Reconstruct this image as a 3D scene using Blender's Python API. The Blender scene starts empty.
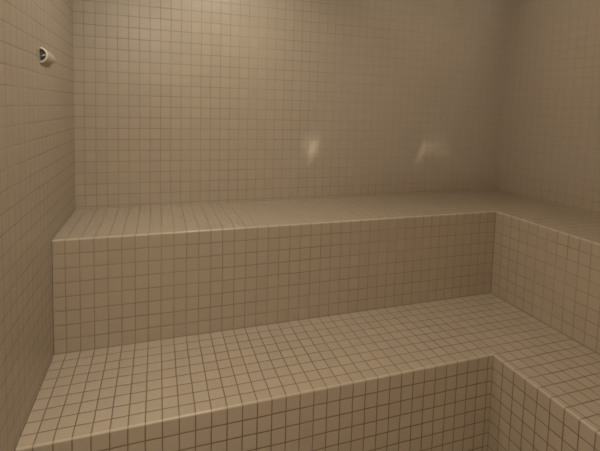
import bpy, bmesh, math
from mathutils import Vector, Matrix

S = 0.048                      # metres per tile column
SC = bpy.context.scene
COL = SC.collection

# ---- the room, in tile columns (origin: left wall / front face of the upper bench / top of the upper bench)
PX, PY, PZ = 1.0, 1.0641, 1.1017          # tile pitch across, in depth, in height
OX = 0.871                                # the first column at the left wall is cut
W, DB = 51.713, 9.953                     # right wall, back wall
U, L = 41.927, 33.34                      # front faces of the right-hand runs
D = 9.553                                 # front face of the lower bench
H = 9.009                                 # height of the upper step
PR = H / 8                                # tile height on the steps
HF = 9 * 1.115                            # height of the lower step
YF = -52.0                                # entrance wall
ZC = 29.5                                 # ceiling
ZF = -H - HF                              # floor

# ------------------------------------------------------------------ materials
def new_mat(name):
    m = bpy.data.materials.new(name); m.use_nodes = True
    nt = m.node_tree; nt.nodes.clear()
    out = nt.nodes.new('ShaderNodeOutputMaterial')
    return m, nt, out

def plain(name, col, rough=0.4, metal=0.0, noise=0.05):
    m, nt, out = new_mat(name)
    b = nt.nodes.new('ShaderNodeBsdfPrincipled')
    n = nt.nodes.new('ShaderNodeTexNoise'); n.inputs['Scale'].default_value = 60
    r = nt.nodes.new('ShaderNodeValToRGB')
    r.color_ramp.elements[0].position = 0.3; r.color_ramp.elements[1].position = 0.7
    r.color_ramp.elements[0].color = [c * (1 - noise) for c in col] + [1]
    r.color_ramp.elements[1].color = [min(1, c * (1 + noise)) for c in col] + [1]
    nt.links.new(n.outputs['Fac'], r.inputs['Fac'])
    nt.links.new(r.outputs['Color'], b.inputs['Base Color'])
    b.inputs['Roughness'].default_value = rough; b.inputs['Metallic'].default_value = metal
    nt.links.new(b.outputs[0], out.inputs['Surface'])
    return m

def tile_mat(name, tile, grout, gw=0.036, soft=0.03, rough=0.22, bump=0.35, var=0.05, tilt=0.012):
    """square glazed tiles: UV is counted in tiles, the joints lie on whole numbers"""
    m, nt, out = new_mat(name)
    N = nt.nodes.new
    def math_(op, a, b=None, c=None):
        n = N('ShaderNodeMath'); n.operation = op
        for k, v in enumerate((a, b, c)):
            if v is None: continue
            if isinstance(v, (int, float)): n.inputs[k].default_value = v
            else: nt.links.new(v, n.inputs[k])
        return n.outputs[0]
    uv = N('ShaderNodeUVMap'); uv.uv_map = 'UVMap'
    # the joints wander a little
    tc = N('ShaderNodeTexCoord')
    wob = N('ShaderNodeTexNoise'); wob.inputs['Scale'].default_value = 9.0; wob.inputs['Detail'].default_value = 1.0
    nt.links.new(tc.outputs['Object'], wob.inputs['Vector'])
    sc = N('ShaderNodeVectorMath'); sc.operation = 'MULTIPLY_ADD'
    nt.links.new(wob.outputs['Color'], sc.inputs[0])
    sc.inputs[1].default_value = (0.07, 0.07, 0); sc.inputs[2].default_value = (-0.035, -0.035, 0)
    ad = N('ShaderNodeVectorMath'); ad.operation = 'ADD'
    nt.links.new(uv.outputs[0], ad.inputs[0]); nt.links.new(sc.outputs[0], ad.inputs[1])
    sep = N('ShaderNodeSeparateXYZ'); nt.links.new(ad.outputs[0], sep.inputs[0])
    fu = math_('FRACT', sep.outputs[0]); fv = math_('FRACT', sep.outputs[1])
    du = math_('MINIMUM', fu, math_('SUBTRACT', 1.0, fu))
    dv = math_('MINIMUM', fv, math_('SUBTRACT', 1.0, fv))
    d = math_('MINIMUM', du, dv)
    mr = N('ShaderNodeMapRange'); mr.interpolation_type = 'SMOOTHSTEP'
    nt.links.new(d, mr.inputs[0]); mr.inputs[1].default_value = gw - soft / 2; mr.inputs[2].default_value = gw + soft / 2
    mask = mr.outputs[0]                                             # 0 in the joint, 1 on the tile
    idv = N('ShaderNodeCombineXYZ')
    nt.links.new(math_('FLOOR', sep.outputs[0]), idv.inputs[0]); nt.links.new(math_('FLOOR', sep.outputs[1]), idv.inputs[1])
    wn = N('ShaderNodeTexWhiteNoise'); wn.noise_dimensions = '3D'; nt.links.new(idv.outputs[0], wn.inputs['Vector'])
    # each tile a shade of its own
    br = math_('MULTIPLY_ADD', wn.outputs['Value'], 2 * var, 1 - var)
    tcol = N('ShaderNodeVectorMath'); tcol.operation = 'SCALE'; tcol.inputs[0].default_value = tile
    nt.links.new(br, tcol.inputs['Scale'])
    # joints a little blotchy
    bl = N('ShaderNodeTexNoise'); bl.inputs['Scale'].default_value = 4.0; nt.links.new(tc.outputs['Object'], bl.inputs['Vector'])
    gcol = N('ShaderNodeVectorMath'); gcol.operation = 'SCALE'; gcol.inputs[0].default_value = grout
    nt.links.new(math_('MULTIPLY_ADD', bl.outputs['Fac'], 0.9, 0.55), gcol.inputs['Scale'])
    mix = N('ShaderNodeMix'); mix.data_type = 'RGBA'
    nt.links.new(mask, mix.inputs[0]); nt.links.new(gcol.outputs[0], mix.inputs[6]); nt.links.new(tcol.outputs[0], mix.inputs[7])
    p = N('ShaderNodeBsdfPrincipled'); nt.links.new(mix.outputs[2], p.inputs['Base Color'])
    nt.links.new(math_('MULTIPLY_ADD', mask, rough - 0.75, 0.75), p.inputs['Roughness'])
    # relief: sunk joints, cushioned edges, every tile set at a slight tilt of its own
    cu = N('ShaderNodeMapRange'); cu.interpolation_type = 'SMOOTHERSTEP'
    nt.links.new(d, cu.inputs[0]); cu.inputs[1].default_value = 0.0; cu.inputs[2].default_value = 0.16
    sw = N('ShaderNodeSeparateColor'); nt.links.new(wn.outputs['Color'], sw.inputs[0])
    t1 = math_('MULTIPLY', math_('SUBTRACT', sw.outputs[0], 0.5), fu)
    t2 = math_('MULTIPLY', math_('SUBTRACT', sw.outputs[1], 0.5), fv)
    h = math_('ADD', math_('MULTIPLY', cu.outputs[0], 0.03), math_('MULTIPLY', math_('ADD', t1, t2), tilt))
    wv = N('ShaderNodeTexNoise'); wv.inputs['Scale'].default_value = 26.0; nt.links.new(tc.outputs['Object'], wv.inputs['Vector'])
    h = math_('ADD', h, math_('MULTIPLY', wv.outputs['Fac'], 0.006))
    b = N('ShaderNodeBump'); b.inputs['Strength'].default_value = bump; b.inputs['Distance'].default_value = S
    nt.links.new(h, b.inputs['Height']); nt.links.new(b.outputs[0], p.inputs['Normal'])
    nt.links.new(p.outputs[0], out.inputs['Surface'])
    return m

TILE = (0.405, 0.330, 0.245)
M_WALL = tile_mat('beige_wall_tile', TILE, (0.295, 0.235, 0.165), gw=0.03, bump=0.09, var=0.03, rough=0.36)
M_SIDE = tile_mat('beige_side_wall_tile', TILE, (0.33, 0.266, 0.193), gw=0.03, bump=0.16, var=0.03, rough=0.32)
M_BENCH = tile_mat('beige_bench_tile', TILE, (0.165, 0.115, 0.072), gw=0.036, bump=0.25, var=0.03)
M_RISER = tile_mat('beige_riser_tile', TILE, (0.255, 0.192, 0.128), gw=0.034, bump=0.25, var=0.025)
M_SEAT = tile_mat('beige_seat_tile', TILE, (0.25, 0.19, 0.126), gw=0.034, bump=0.2, var=0.025)
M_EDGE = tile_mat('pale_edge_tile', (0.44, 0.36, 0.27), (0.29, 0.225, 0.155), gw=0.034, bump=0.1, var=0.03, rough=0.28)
M_FLOOR = tile_mat('beige_floor_tile', (0.42, 0.34, 0.25), (0.12, 0.08, 0.05))
M_PLASTIC = plain('off_white_plastic', (0.53, 0.44, 0.335), 0.35)
M_DARK = plain('dark_mouth', (0.045, 0.046, 0.042), 0.5)
M_METAL = plain('dull_metal', (0.62, 0.6, 0.56), 0.4, 0.3)
M_PAINT = plain('ceiling_paint', (0.55, 0.46, 0.36), 0.7)

def glow(name, col, strength):
    m, nt, out = new_mat(name)
    e = nt.nodes.new('ShaderNodeEmission'); e.inputs[0].default_value = (*col, 1); e.inputs[1].default_value = strength
    nt.links.new(e.outputs[0], out.inputs['Surface'])
    return m

# ------------------------------------------------------------------ mesh helpers
def link(name, bm, mat, parent=None, smooth=False, origin=(0, 0, 0)):
    """bm in tile columns -> one mesh object in metres"""
    o3 = Vector(origin)
    for v in bm.verts: v.co = (v.co - o3) * S
    bmesh.ops.recalc_face_normals(bm, faces=bm.faces)
    me = bpy.data.meshes.new(name); bm.to_mesh(me); bm.free()
    for p in me.polygons: p.use_smooth = smooth
    me.materials.append(mat)
    ob = bpy.data.objects.new(name, me); COL.objects.link(ob)
    ob.location = o3 * S
    if parent is not None:
        ob.parent = parent; ob.location = o3 * S - parent.location
    return ob

def uv_grid(bm, pz=PZ, z0=0.25, y0=0.0, py=PY):
    """lay the tile grid on every face from where it stands in the room"""
    lay = bm.loops.layers.uv.get('UVMap') or bm.loops.layers.uv.new('UVMap')
    bm.normal_update()
    for f in bm.faces:
        n = f.normal
        for lp in f.loops:
            x, y, z = lp.vert.co
            gx, gy, gz = (x - OX) / PX, (y - y0) / py, (z - z0) / pz
            if abs(n.z) > 0.9: lp[lay].uv = (gx, gy)
            elif abs(n.y) >= abs(n.x): lp[lay].uv = (gx, gz)
            else: lp[lay].uv = (gy, gz)
    return lay

GAP = 0.03                                # caulked joint against the walls
def box(x0, y0, z0, x1, y1, z1):
    bm = bmesh.new()
    bmesh.ops.create_cube(bm, size=1)
    for v in bm.verts:
        v.co = Vector(((x0 + x1) / 2 + v.co.x * (x1 - x0), (y0 + y1) / 2 + v.co.y * (y1 - y0), (z0 + z1) / 2 + v.co.z * (z1 - z0)))
    return bm

def structure(name, bm, mat, **kw):
    uv_grid(bm, **kw)
    o = link(name, bm, mat); o['kind'] = 'structure'
    return o

def empty(name, loc, label, cat, group=None):
    o = bpy.data.objects.new(name, None); COL.objects.link(o)
    o.location = Vector(loc) * S; o.empty_display_size = 0.05
    o['label'] = label; o['category'] = cat
    if group: o['group'] = group
    return o

# ------------------------------------------------------------------ room shell
T = 2.0
structure('wall_back', box(-T, DB, ZF, W + T, DB + T, ZC), M_WALL)
structure('wall_left', box(-T, YF, ZF, 0, DB, ZC), M_SIDE)
structure('wall_right', box(W, YF, ZF, W + T, DB, ZC), M_WALL)
structure('wall_front', box(-T, YF - T, ZF, W + T, YF, ZC), M_WALL)
structure('floor', box(-T, YF - T, ZF - T, W + T, DB + T, ZF), M_FLOOR)
structure('ceiling', box(-T, YF - T, ZC, W + T, DB + T, ZC + T), M_PAINT)

# ------------------------------------------------------------------ benches
RN, TH = 0.115, 0.13                     # radius of the rounded front edge, thickness of the seat
def seat_bm(yf, xi, ztop, yb, xr, trim):
    """L-shaped seat: a run along the back (front edge at y=yf) and a run on the right (front edge at x=xi)"""
    bm = bmesh.new()
    y0, x0 = yf + RN, xi + RN
    pts = [(GAP, y0), (x0, y0), (x0, YF + GAP), (xr, YF + GAP), (xr, yb), (GAP, yb)]
    lo = [bm.verts.new((x, y, ztop - TH)) for x, y in pts]
    hi = [bm.verts.new((x, y, ztop)) for x, y in pts]
    n = len(pts)
    bm.faces.new(lo[::-1]); bm.faces.new(hi)
    for i in range(n):
        bm.faces.new((lo[i], lo[(i + 1) % n], hi[(i + 1) % n], hi[i]))
    bmesh.ops.recalc_face_normals(bm, faces=bm.faces)
    lay = uv_grid(bm)
    if trim:                                # the right-hand run starts on a whole tile at its front edge
        for f in bm.faces:
            for lp in f.loops: lp[lay].uv.x -= 0.06
    return bm

def nosing_bm(yf, xi, ztop):
    """rounded edge tiles along the front of the seat, mitred in the corner; joints run across them"""
    prof = [(RN * (1 - math.cos(t)), ztop - RN + RN * math.sin(t)) for t in [math.pi / 2 * k / 6 for k in range(7)]]
    prof = [(0, ztop - TH)] + prof + [(RN, ztop - TH)]
    bm = bmesh.new(); lay = bm.loops.layers.uv.new('UVMap')
    rows = [[bm.verts.new((GAP, yf + q, z)) for q, z in prof],
            [bm.verts.new((xi + q, yf + q, z)) for q, z in prof],
            [bm.verts.new((xi + q, YF + GAP, z)) for q, z in prof]]
    n = len(prof)
    for r in range(2):
        for k in range(n):
            f = bm.faces.new((rows[r][k], rows[r][(k + 1) % n], rows[r + 1][(k + 1) % n], rows[r + 1][k]))
            for lp in f.loops:
                x, y, z = lp.vert.co
                lp[lay].uv = ((x - OX) / PX, 0.5) if r == 0 else (0.5, (y - yf) / PY)
    for row in (rows[0], rows[2]): bm.faces.new(row)
    return bm

def bench(label, yf, xi, ztop, height, yb, xr, prow, m_seat, m_riser, trim):
    root = empty('tiled_bench', (0, yb, ztop - height), label, 'bench', 'tiled steam room benches')
    link('seat', seat_bm(yf, xi, ztop, yb, xr, trim), m_seat, root)
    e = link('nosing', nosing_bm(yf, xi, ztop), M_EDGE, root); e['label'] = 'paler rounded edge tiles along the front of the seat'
    t = TH; k = 0.8
    rb = box(GAP, yf, ztop - height, xi + k, yf + k, ztop - t)
    uv_grid(rb, pz=prow, z0=ztop)
    link('riser', rb, m_riser, root)
    rb = box(xi, YF + GAP, ztop - height, xi + k, yf, ztop - t)
    uv_grid(rb, pz=prow, z0=ztop, y0=yf)
    link('riser', rb, m_riser, root)
    return root

bench('higher L-shaped tiled bench running along the back and right walls', 0.0, U, 0.0, H, DB - GAP, W - GAP, PR, M_SEAT, M_RISER, True)
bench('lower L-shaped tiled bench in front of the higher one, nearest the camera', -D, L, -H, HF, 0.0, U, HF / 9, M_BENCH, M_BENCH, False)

# ------------------------------------------------------------------ half-round hood on the left wall
NY, NZ, NR, NX = -2.35, 13.6, 0.5, 0.85
root = empty('wall_nozzle', (0, NY, NZ), 'small off-white half-round hooded fitting with dark mouth on the left wall', 'wall fitting')
def hood_bm(r0, length, x_in=0.0, seg=18, rings=14):
    """half dome lying on the wall: mouth at y=NY facing the room, closing to a rounded tail"""
    bm = bmesh.new(); rows = []
    for j in range(rings + 1):
        s = j / rings
        rr = r0 * max(0.02, (1 - s ** 2.4)) ** 0.5
        row = []
        for i in range(seg + 1):
            a = -math.pi / 2 + math.pi * i / seg
            row.append(bm.verts.new((x_in + NX * rr * math.cos(a) * (1 + 0.5 * s), NY + s * length, NZ + rr * math.sin(a) - 0.06 * s)))
        rows.append(row)
    for j in range(rings):
        for i in range(seg):
            bm.faces.new((rows[j][i], rows[j][i + 1], rows[j + 1][i + 1], rows[j + 1][i]))
    return bm
bm = hood_bm(NR, 3.4)
hood = link('hood', bm, M_PLASTIC, root, True, (0, NY, NZ))
m = hood.modifiers.new('shell', 'SOLIDIFY'); m.thickness = 0.06 * S; m.offset = -1
# rim round the mouth
bm = bmesh.new(); seg = 20; rs = 8; rows = []
for i in range(seg + 1):
    a = -math.pi / 2 + math.pi * i / seg
    rows.append([bm.verts.new((NX * (NR + 0.075 * math.cos(b) - .03) * math.cos(a), NY + 0.075 * math.sin(b), NZ + (NR - .03 + 0.075 * math.cos(b)) * math.sin(a))) for b in [2 * math.pi * k / rs for k in range(rs)]])
for i in range(seg):
    for k in range(rs):
        bm.faces.new((rows[i][k], rows[i][(k + 1) % rs], rows[i + 1][(k + 1) % rs], rows[i + 1][k]))
bm.faces.new(rows[0]); bm.faces.new(rows[-1][::-1])
rim = link('rim', bm, plain('white_rim', (0.70, 0.63, 0.54), 0.35), root, True, (0, NY, NZ))
rim['label'] = 'bright white rim around the mouth'
# dark plate in the mouth, its colour standing for the hood's dark inside
bm = bmesh.new()
c = [bm.verts.new((NX * (NR - .06) * math.cos(-math.pi / 2 + math.pi * i / seg), NY + 0.22, NZ + (NR - .06) * math.sin(-math.pi / 2 + math.pi * i / seg))) for i in range(seg + 1)]
f = bm.faces.new(c)
r = bmesh.ops.extrude_face_region(bm, geom=[f])
for v in r['geom']:
    if isinstance(v, bmesh.types.BMVert): v.co.y += 0.1
g = link('mouth_plate', bm, M_DARK, root, False, (0, NY, NZ)); g['label'] = 'dark grey mouth inside the hood'
# pale bar across the mouth
bm = bmesh.new()
bmesh.ops.create_cone(bm, segments=12, radius1=0.055, radius2=0.055, depth=0.3, cap_ends=True)
bmesh.ops.rotate(bm, verts=bm.verts, cent=(0, 0, 0), matrix=Matrix.Rotation(math.radians(68), 3, 'Y'))
for v in bm.verts: v.co += Vector((0.17, NY + 0.10, NZ - 0.02))
link('crossbar', bm, M_METAL, root, True, (0, NY, NZ))

# ------------------------------------------------------------------ lamps
def lamp_body(name, loc, r, h, label, mat_glow, group=None):
    root = empty(name, loc, label, 'lamp', group)
    bm = bmesh.new()
    bmesh.ops.create_cone(bm, segments=32, radius1=r * 1.15, radius2=r * 1.25, depth=h, cap_ends=True)
    for v in bm.verts: v.co += Vector((loc[0], loc[1], loc[2] - h / 2))
    link('housing', bm, M_PLASTIC, root, False, loc)
    bm = bmesh.new()
    bmesh.ops.create_uvsphere(bm, u_segments=32, v_segments=12, radius=r)
    for v in bm.verts: v.co = Vector((v.co.x + loc[0], v.co.y + loc[1], loc[2] - h + v.co.z * 0.25))
    link('diffuser', bm, mat_glow, root, True, loc)
    return root

M_GLOW = glow('warm_diffuser', (1, 0.88, 0.70), 1.2)
def ceiling_lamp(x, y, r, watts, col, label):
    lamp_body('ceiling_lamp', (x, y, ZC), r, 0.8, label, M_GLOW, 'lamps on the ceiling')
    ld = bpy.data.lights.new('ceiling_light', 'AREA'); ld.shape = 'DISK'; ld.size = 2 * r * S
    ld.energy = watts * 1.17; ld.color = col
    lo = bpy.data.objects.new('ceiling_light', ld); COL.objects.link(lo); lo.location = Vector((x, y, ZC - 0.9 - 0.3 * r)) * S
ceiling_lamp(4.6, -34, 3.6, 24.6, (1.0, 0.925, 0.775), 'large round vapour-proof lamp on the ceiling near the entrance wall')
ceiling_lamp(14, -2, 2.2, 5.8, (1.0, 0.965, 0.86), 'small round vapour-proof lamp on the ceiling above the long bench, nearer the left wall')
ceiling_lamp(40, -2, 2.2, 1.8, (1.0, 0.88, 0.68), 'small round vapour-proof lamp on the ceiling above the corner of the benches')

# narrow spotlights added at the corner lamp to put two glints on the back wall
def beam(target, width, watts, src=(40, -2, ZC - 2.0)):
    d = bpy.data.lights.new('glint_spot', 'SPOT'); d.spot_size = math.radians(width); d.spot_blend = 1.0
    d.energy = watts; d.color = (1, 0.93, 0.78); d.shadow_soft_size = 0.015
    o = bpy.data.objects.new('glint_spot', d); COL.objects.link(o)
    o.location = Vector(src) * S
    o.rotation_euler = (Vector(target) - Vector(src)).to_track_quat('-Z', 'Y').to_euler()
BEAM = 1.7
beam((24.55, DB, 6.0), 2.0, 110 * BEAM)          # bright core with a tail below and a wing to its left
beam((24.6, DB, 5.0), 2.4, 44 * BEAM)
beam((24.1, DB, 6.7), 3.4, 30 * BEAM)
beam((39.5, DB, 5.9), 2.2, 50 * BEAM)            # fainter bird-shaped glint further right
beam((39.1, DB, 5.2), 2.2, 42 * BEAM)
beam((38.65, DB, 4.4), 2.2, 24 * BEAM)
beam((40.5, DB, 6.0), 3.4, 24 * BEAM)
beam((41.6, DB, 5.95), 3.8, 20 * BEAM)
beam((42.8, DB, 5.9), 3.8, 15 * BEAM)

# ------------------------------------------------------------------ steam hanging over the upper bench, thickest in the right-hand corner
def steam_mat():
    m, nt, out = new_mat('steam')
    N = nt.nodes.new
    def op(o, a, b):
        n = N('ShaderNodeMath'); n.operation = o
        for k, v in enumerate((a, b)):
            if isinstance(v, (int, float)): n.inputs[k].default_value = v
            else: nt.links.new(v, n.inputs[k])
        return n.outputs[0]
    def ramp(v, lo, hi):
        n = N('ShaderNodeMapRange'); n.interpolation_type = 'SMOOTHSTEP'
        nt.links.new(v, n.inputs[0]); n.inputs[1].default_value = lo * S; n.inputs[2].default_value = hi * S
        return n.outputs[0]
    tc = N('ShaderNodeTexCoord'); sp = N('ShaderNodeSeparateXYZ'); nt.links.new(tc.outputs['Object'], sp.inputs[0])
    x, y, z = sp.outputs
    nz = N('ShaderNodeTexNoise'); nz.inputs['Scale'].default_value = 1.6; nz.inputs['Detail'].default_value = 1
    nt.links.new(tc.outputs['Object'], nz.inputs['Vector'])
    over_back = op('MULTIPLY', ramp(x, 8, 42), ramp(y, -3, 3))
    over_right = op('MULTIPLY', ramp(x, 40, 46), ramp(y, -24, -4))
    d = op('MULTIPLY', op('MAXIMUM', over_back, over_right), ramp(z, 0.3, 5.0))
    d = op('MULTIPLY', d, op('ADD', nz.outputs['Fac'], 0.4))
    d = op('MULTIPLY', d, STEAM)
    v = N('ShaderNodeVolumeScatter'); v.inputs['Color'].default_value = (0.92, 0.92, 0.92, 1); v.inputs['Anisotropy'].default_value = 0.5
    nt.links.new(d, v.inputs['Density']); nt.links.new(v.outputs[0], out.inputs['Volume'])
    return m
STEAM = 0.78
st = link('steam', box(2, -26, 0.1, W - 0.1, DB - 0.1, ZC - 4.0), steam_mat()); st['kind'] = 'stuff'
SC.cycles.volume_bounces = 3
SC.cycles.filter_width = 1.6

# ------------------------------------------------------------------ camera (shift lens: the photograph keeps its verticals)
F, CX, CY, CZ, YAW, PITCH, ROLL, PPY = 425.015, 7.5158, -35.689, 10.5151, 0.3259, 0.0753, 0.0268, -86.05
cw, sw, cp, sp = math.cos(YAW), math.sin(YAW), math.cos(PITCH), math.sin(PITCH)
Fv = Vector((sw * cp, cw * cp, -sp)); Rv = Vector((cw, -sw, 0)); Uv = Rv.cross(Fv)
R2 = Rv * math.cos(ROLL) + Uv * math.sin(ROLL); U2 = Uv * math.cos(ROLL) - Rv * math.sin(ROLL)
cam = bpy.data.cameras.new('camera'); co = bpy.data.objects.new('camera', cam); COL.objects.link(co)
mt = Matrix((R2, U2, -Fv)).transposed().to_4x4(); mt.translation = Vector((CX, CY, CZ)) * S
co.matrix_world = mt
cam.sensor_fit = 'HORIZONTAL'; cam.sensor_width = 36; cam.lens = F / 600 * 36
cam.shift_y = PPY / 600; cam.clip_start = 0.01
SC.camera = co

# ------------------------------------------------------------------ world and view
w = bpy.data.worlds.new('world'); SC.world = w; w.use_nodes = True
w.node_tree.nodes['Background'].inputs[0].default_value = (0.02, 0.018, 0.015, 1)
vs = SC.view_settings
vs.view_transform = 'Standard'; vs.look = 'None'; vs.gamma = 1; vs.use_curve_mapping = False; vs.exposure = 0.0
